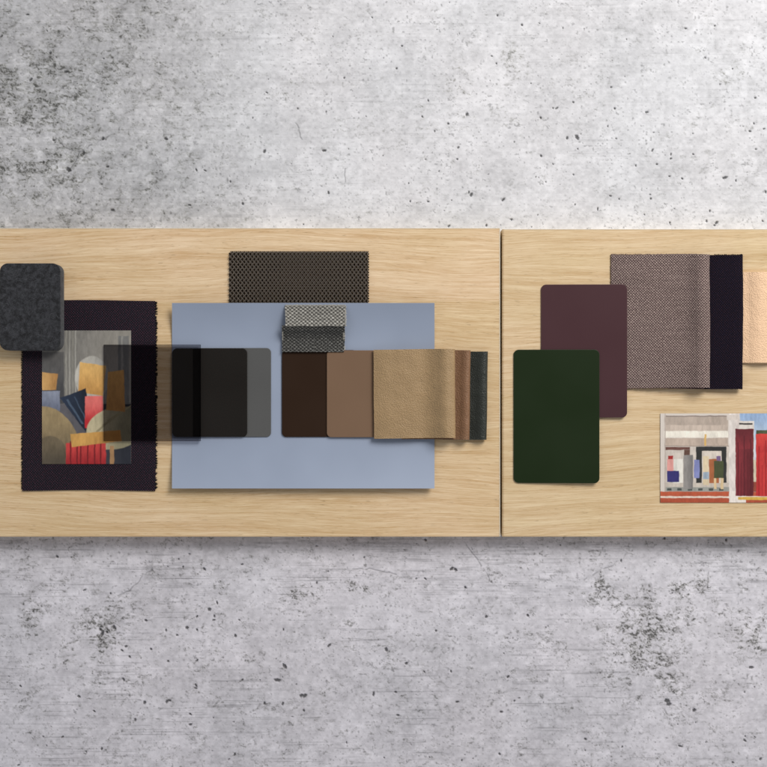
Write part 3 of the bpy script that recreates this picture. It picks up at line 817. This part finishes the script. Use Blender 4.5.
for i in range(60):
    v = 306 + i * .76
    z = 9.3 + (v - 305) * .13 if v < 326 else max(3.5, 11 - (v - 326) * .5)
    L = random.uniform(.4, 2.0)
    e = 345.2 if v < 326 else 343.6
    fr.append([(P(e - .8, v, z), .00036), (P(e + L * .6, v + random.uniform(-.4, .4), z - .1), .00032), (P(e + L, v + random.uniform(-.8, .8), z - .4), .0002)])
    s0 = 285.7 if v < 326 else 282.6
    if random.random() < .8:
        fr.append([(P(s0 + .6, v, z), .00036), (P(s0 - random.uniform(.2, .9), v + random.uniform(-.3, .3), z - .1), .00026)])
tubes('fringe', fr, M['grey_thread'], gf, 5)

# three folded leathers
def lea(ph, amp=.35):
    return lambda a, z, w, fw, fa: (amp * math.sin((w - 349) / 60 + ph) + .12 * math.sin(w / 11 + ph), (.8 - 1.6 * fw) * .0 + .5 * math.sin(a / 26 + ph), .22 * math.sin(w / 21 + ph) * math.sin(a / 17) + .2)
def lea2(ph, skew):
    f = lea(ph)
    def w_(a, z, w, fw, fa):
        x = f(a, z, w, fw, fa); return (x[0] + skew * (fw - .5), x[1], x[2])
    return w_
l1, _, _ = sheet('leather_swatch', [(405, 1.3), (450, 1.3), (476, 1.3), (483, 1.45), (486, 2.0), (486.6, 2.7), (486.5, 4.0), (485.6, 5.5), (483, 6.4), (479.6, 5.7), (475.5, 4.0), (471, 3.0), (464, 2.6), (450, 2.5), (405, 2.5)],
                 351, 439.3, 1.0, M['dkgreen'], 'x', step=.9, nw=60, wob=lea2(2.0, -.8))
tag(l1, 'green black folded leather, rightmost of the three overlapping leather folds', 'leather', 'folded leather swatches')
l2, _, _ = sheet('leather_swatch', [(402, 3.6), (440, 3.6), (458, 3.8), (465.5, 4.2), (468.8, 4.9), (469.2, 5.5), (469.0, 6.9), (468.0, 8.3), (466, 8.9), (463.4, 8.2), (459.8, 6.3), (455.5, 5.2), (448, 5.0), (438, 4.8), (402, 4.8)],
                 350.2, 439.6, 1.0, M['brown'], 'x', step=.9, nw=60, wob=lea2(1.1, -1.0))
tag(l2, 'reddish brown folded leather showing as a strip between tan and green black leather', 'leather', 'folded leather swatches')
l3, _, _ = sheet('leather_swatch', [(400, 6.0), (430, 6.0), (444, 6.1), (450.5, 6.5), (453.6, 7.3), (454.4, 9.2), (453.4, 11.4), (450.2, 13.2), (446, 14.0), (442, 13.0), (436.5, 10.2), (430.5, 7.6), (424, 6.3), (412, 7.2), (394, 7.6), (382, 7.2), (373.6, 6.0)],
                 349.4, 438.4, 1.0, M['tan'], 'x', step=.9, nw=60, wob=lea2(.3, .4))
tag(l3, 'broad tan folded leather on top of the brown and green black leathers', 'leather', 'folded leather swatches')

# ------------------------------------------------------------------ right cluster
def cw(ph):
    return lambda a, z, w, fw, fa: (.3 * math.sin(w / 24 + ph) + .1 * math.sin(w / 5 + ph), .45 * math.sin(a / 19 + ph), .15 * math.sin(w / 27 + ph) * math.sin(a / 13) + .15)
pl, _, _ = sheet('leather_swatch', [(722, .62), (760, .62), (778, .7), (784, 1.2), (784.6, 1.9), (781, 2.6), (773, 3.9), (765, 5.2), (759, 5.4), (754, 4.5), (748, 2.7), (742, 2.0), (736, 1.8), (722, 1.8)],
                 272.5, 363.2, 1.0, M['peach'], 'x', step=.9, nw=50, wob=lea2(.6, .3))
tag(pl, 'peach coloured folded leather cut off by the right edge', 'leather', 'folded leather swatches')
nv, _, _ = sheet('fabric_swatch', [(668, .75), (700, 1.0), (716, 2.2), (726, 3.0), (735, 3.2), (740.5, 3.7), (742.4, 4.5), (741, 5.3), (736, 5.6), (727, 5.1), (715, 4.2), (700, 3.2), (668, 2.3)],
                 254.6, 388.8, 1.0, M['navy'], 'x', step=.9, nw=70, wob=cw(1.5))
tag(nv, 'black violet folded cloth between the mauve cloth and the peach leather', 'fabric', 'woven fabric swatches')
mv_prof = [(662, 3.0), (685, 4.1), (700, 5.2), (706, 5.9), (709.2, 7.0), (709.2, 8.4), (707.3, 10.0), (703.5, 11.0), (699, 10.6), (694.5, 8.7), (689, 6.7), (680, 5.6), (662, 4.5), (645, 3.3), (630, 1.9), (611.5, .75)]
mv, _, _ = sheet('fabric_swatch', mv_prof, 254.4, 387.8, 1.0, M['mauve'], 'x', step=.9, nw=70, wob=cw(.2))
tag(mv, 'mauve and white woven folded cloth partly under the maroon card', 'fabric', 'woven fabric swatches')
top_c = catmull(mv_prof[7:], 1.3)
fr, fr2 = [], []
for a, z in top_c:
    for v, d in ((254.6, -1), (387.6, 1)):
        L = random.uniform(.2, 1.0) + (.4 if d > 0 else 0)
        fr.append([(P(a, v - d * .4, z + .2), .00055), (P(a + random.uniform(-.3, .3), v + d * L, z + .1), .0004)])
v = 255.0
while v < 387:
    fr.append([(P(611.8, v, .8), .0005), (P(611.2 - random.uniform(.3, 1.0), v + random.uniform(-.3, .3), .7), .0003)]); v += 1.35
tubes('fringe', fr, M['mauve_thread'], mv, 5)
for v, d in ((254.8, -1), (388.6, 1)):
    fr2 = []
    for a, z in catmull([(742, 4.6), (741, 5.3), (736, 5.6), (727, 5.1), (715, 4.2)], 1.2):
        fr2.append([(P(a, v - d * .4, z + .2), .00055), (P(a + random.uniform(-.3, .3), v + d * random.uniform(.1, .8), z + .1), .0004)])
    tubes('fringe', fr2, M['navy_thread'], nv, 5)

c1 = card('swatch_card', 541.2, 284.4, 626.9, 417.6, 5.2, .1, 2.5, 1.0, M['maroon'])
rim(c1, M['maroon_rim_glint'])
tag(c1, 'maroon rounded card overlapping the mauve cloth, behind the green card', 'swatch', 'rounded swatch cards')
c2 = card('swatch_card', 513.8, 349.6, 599.2, 483.2, 5.2, .2, 3.3, 1.0, M['green'])
rim(c2, M['green_rim_glint'])
tag(c2, 'dark green rounded card overlapping the lower left of the maroon card', 'swatch', 'rounded swatch cards')

pw = card('art_print', 660.4, 413.4, 812, 502.6, .3, .08, .08, .7, M['paper'], .05, n=1)
tag(pw, 'wide abstract print of cream, terracotta and crimson blocks, cut off by the right edge', 'print', 'picture prints')
cv = Canvas(660.4, 413.4, 812, 502.6, 3, (214, 204, 194), 301)
cv.soft = .42
# cream and putty lintels over dark recesses
cv.rect(664.5, 416.5, 728, 426, (178, 163, 150)); cv.rect(664.5, 425, 728, 431, (196, 180, 166)); cv.rect(664, 431, 728, 437.5, (234, 227, 213)); cv.rect(664.5, 438, 728, 446, (190, 172, 157))
cv.rect(664.5, 415.6, 729, 416.6, (130, 114, 106)); cv.rect(664.5, 445.6, 729, 446.4, (150, 134, 122))
cv.rect(664.5, 446.4, 729, 492, (206, 195, 184)); cv.rect(665, 447, 690, 450, (112, 76, 68)); cv.rect(684, 450, 690, 456, (96, 70, 60))
cv.rect(696, 446.6, 726.5, 483, (50, 50, 49)); cv.rect(702, 451, 721.5, 484, (211, 199, 187)); cv.rect(709, 459, 719, 484, (166, 100, 64))
cv.rect(673, 459, 683, 483, (226, 222, 212)); cv.rect(664.5, 483, 729, 487, (198, 187, 175)); cv.rect(664.5, 487, 729, 491.5, (150, 150, 143))
for i in range(6): cv.rect(667 + i * 10.4, 488.2, 671.5 + i * 10.4, 490.6, (76, 80, 77))
cv.rect(664.6, 413, 665.6, 492, (186, 172, 162))
# small upright blocks of colour
cv.rect(667, 459, 673.5, 472, (218, 154, 146)); cv.rect(667, 471, 679, 482, (56, 52, 110)); cv.rect(668, 455.5, 673, 459, (164, 48, 46))
cv.rect(683.5, 455, 693, 489, (152, 147, 143), (cv.lin('u', 684, 693), (124, 120, 118)))
cv.rect(694, 460, 699.5, 478, (130, 136, 184)); cv.rect(703, 456, 708.8, 485, (220, 201, 168)); cv.rect(703, 472, 708.8, 479, (160, 174, 188))
cv.rect(714, 461, 723.5, 478, (76, 82, 54)); cv.rect(714, 478, 716.5, 489, (214, 188, 146)); cv.rect(720.5, 478, 723.5, 489, (210, 186, 146)); cv.rect(716.5, 456, 720.5, 461, (120, 98, 138))
cv.rect(704.5, 434, 706.5, 446, (214, 174, 104))
# terracotta bands, cream strip
cv.rect(658, 491.5, 812, 504, (184, 90, 62), (cv.lin('v', 492, 502), (170, 80, 56))); cv.rect(658, 496.2, 812, 498, (226, 208, 192))
# pale upright, then a blue field with rounded slabs of crimson
cv.rect(729, 412, 740, 504, (222, 213, 206), (cv.lin('u', 731, 740), (206, 195, 188))); cv.rect(727, 415, 741, 420, (213, 202, 192)); cv.rect(730, 491, 746, 504, (232, 222, 212))
cv.rect(740, 412, 812, 492, (202, 206, 214)); cv.rect(740, 412, 812, 440, (150, 174, 206), (cv.lin('v', 414, 438), (176, 193, 211)))
cv.rect(739, 421, 754, 462, (217, 209, 201)); cv.rect(739, 423, 752.5, 424.6, (46, 44, 44)); cv.rect(741, 460, 812, 484, (206, 194, 170)); cv.rect(752, 482, 812, 492, (152, 78, 60))
cv.rect(756, 430, 812, 452, (70, 77, 55), (cv.lin('u', 756, 770), (84, 90, 64)))
def slab(a, b, c, d, col, col2, col3):
    cv.rect(a, b, c, d, col, (cv.lin('u', a, c), col2))
    cv.rect(a, b, c, b + (d - b) * .3, col2, (cv.lin('v', b, b + (d - b) * .3), col))
    for k, w_, h in ((.12, .9, .2), (.30, .6, .5), (.46, 1.1, .1), (.66, .6, .35), (.82, 1.0, .15)): cv.rect(a + (c - a) * k, b + (d - b) * h, a + (c - a) * k + w_, d, col3)
slab(735.5, 429, 753.5, 496, (126, 46, 52), (98, 36, 42), (88, 30, 38))
slab(756, 434, 776, 496, (188, 52, 52), (206, 66, 60), (152, 34, 38))
slab(779, 438, 800, 490, (66, 78, 120), (52, 62, 98), (44, 52, 84))
cv.rect(738, 497, 771, 500, (208, 170, 78))
cv.build(.82, pw)

# ------------------------------------------------------------------ camera, lamp, surroundings
cam = bpy.data.cameras.new('camera'); co = bpy.data.objects.new('camera', cam); COL.objects.link(co)
co.location = (0, 0, H); co.rotation_euler = (0, 0, 0)
cam.sensor_width = 36; cam.sensor_fit = 'HORIZONTAL'
cam.lens = 36 * H / 0.767
cam.clip_start = .01; cam.clip_end = 50
S.camera = co

def area(name, loc, target, size, power, color):
    l = bpy.data.lights.new(name, 'AREA'); l.shape = 'RECTANGLE'; l.size, l.size_y = size; l.energy = power; l.color = color
    o = bpy.data.objects.new(name, l); COL.objects.link(o); o.location = loc
    d = Vector(target) - Vector(loc); o.rotation_euler = d.to_track_quat('-Z', 'Y').to_euler()
    return o
area('studio_softbox', (1.25, 1.45, 1.6), (0.05, 0.0, 0), (1.15, 1.15), 58, (1.0, .975, .94))

w = bpy.data.worlds.new('World'); S.world = w; w.use_nodes = True
nt = w.node_tree; bg = nt.nodes['Background']            # a studio: pale walls all round, dark overhead
tc = nt.nodes.new('ShaderNodeTexCoord'); sx = nt.nodes.new('ShaderNodeSeparateXYZ'); nt.links.new(tc.outputs['Generated'], sx.inputs[0])
mr = nt.nodes.new('ShaderNodeMapRange'); mr.interpolation_type = 'SMOOTHSTEP'
nt.links.new(sx.outputs[2], mr.inputs[0]); mr.inputs[1].default_value = .62; mr.inputs[2].default_value = .93; mr.inputs[3].default_value = .62; mr.inputs[4].default_value = .03
nt.links.new(mr.outputs[0], bg.inputs[1]); bg.inputs[0].default_value = (.93, .95, 1.0, 1)

S.view_settings.view_transform = 'Standard'; S.view_settings.look = 'None'; S.view_settings.gamma = 1; S.view_settings.exposure = 0
S.render.engine = 'CYCLES'
S.cycles.use_denoising = True
S.cycles.max_bounces = 6; S.cycles.diffuse_bounces = 3; S.cycles.transparent_max_bounces = 16
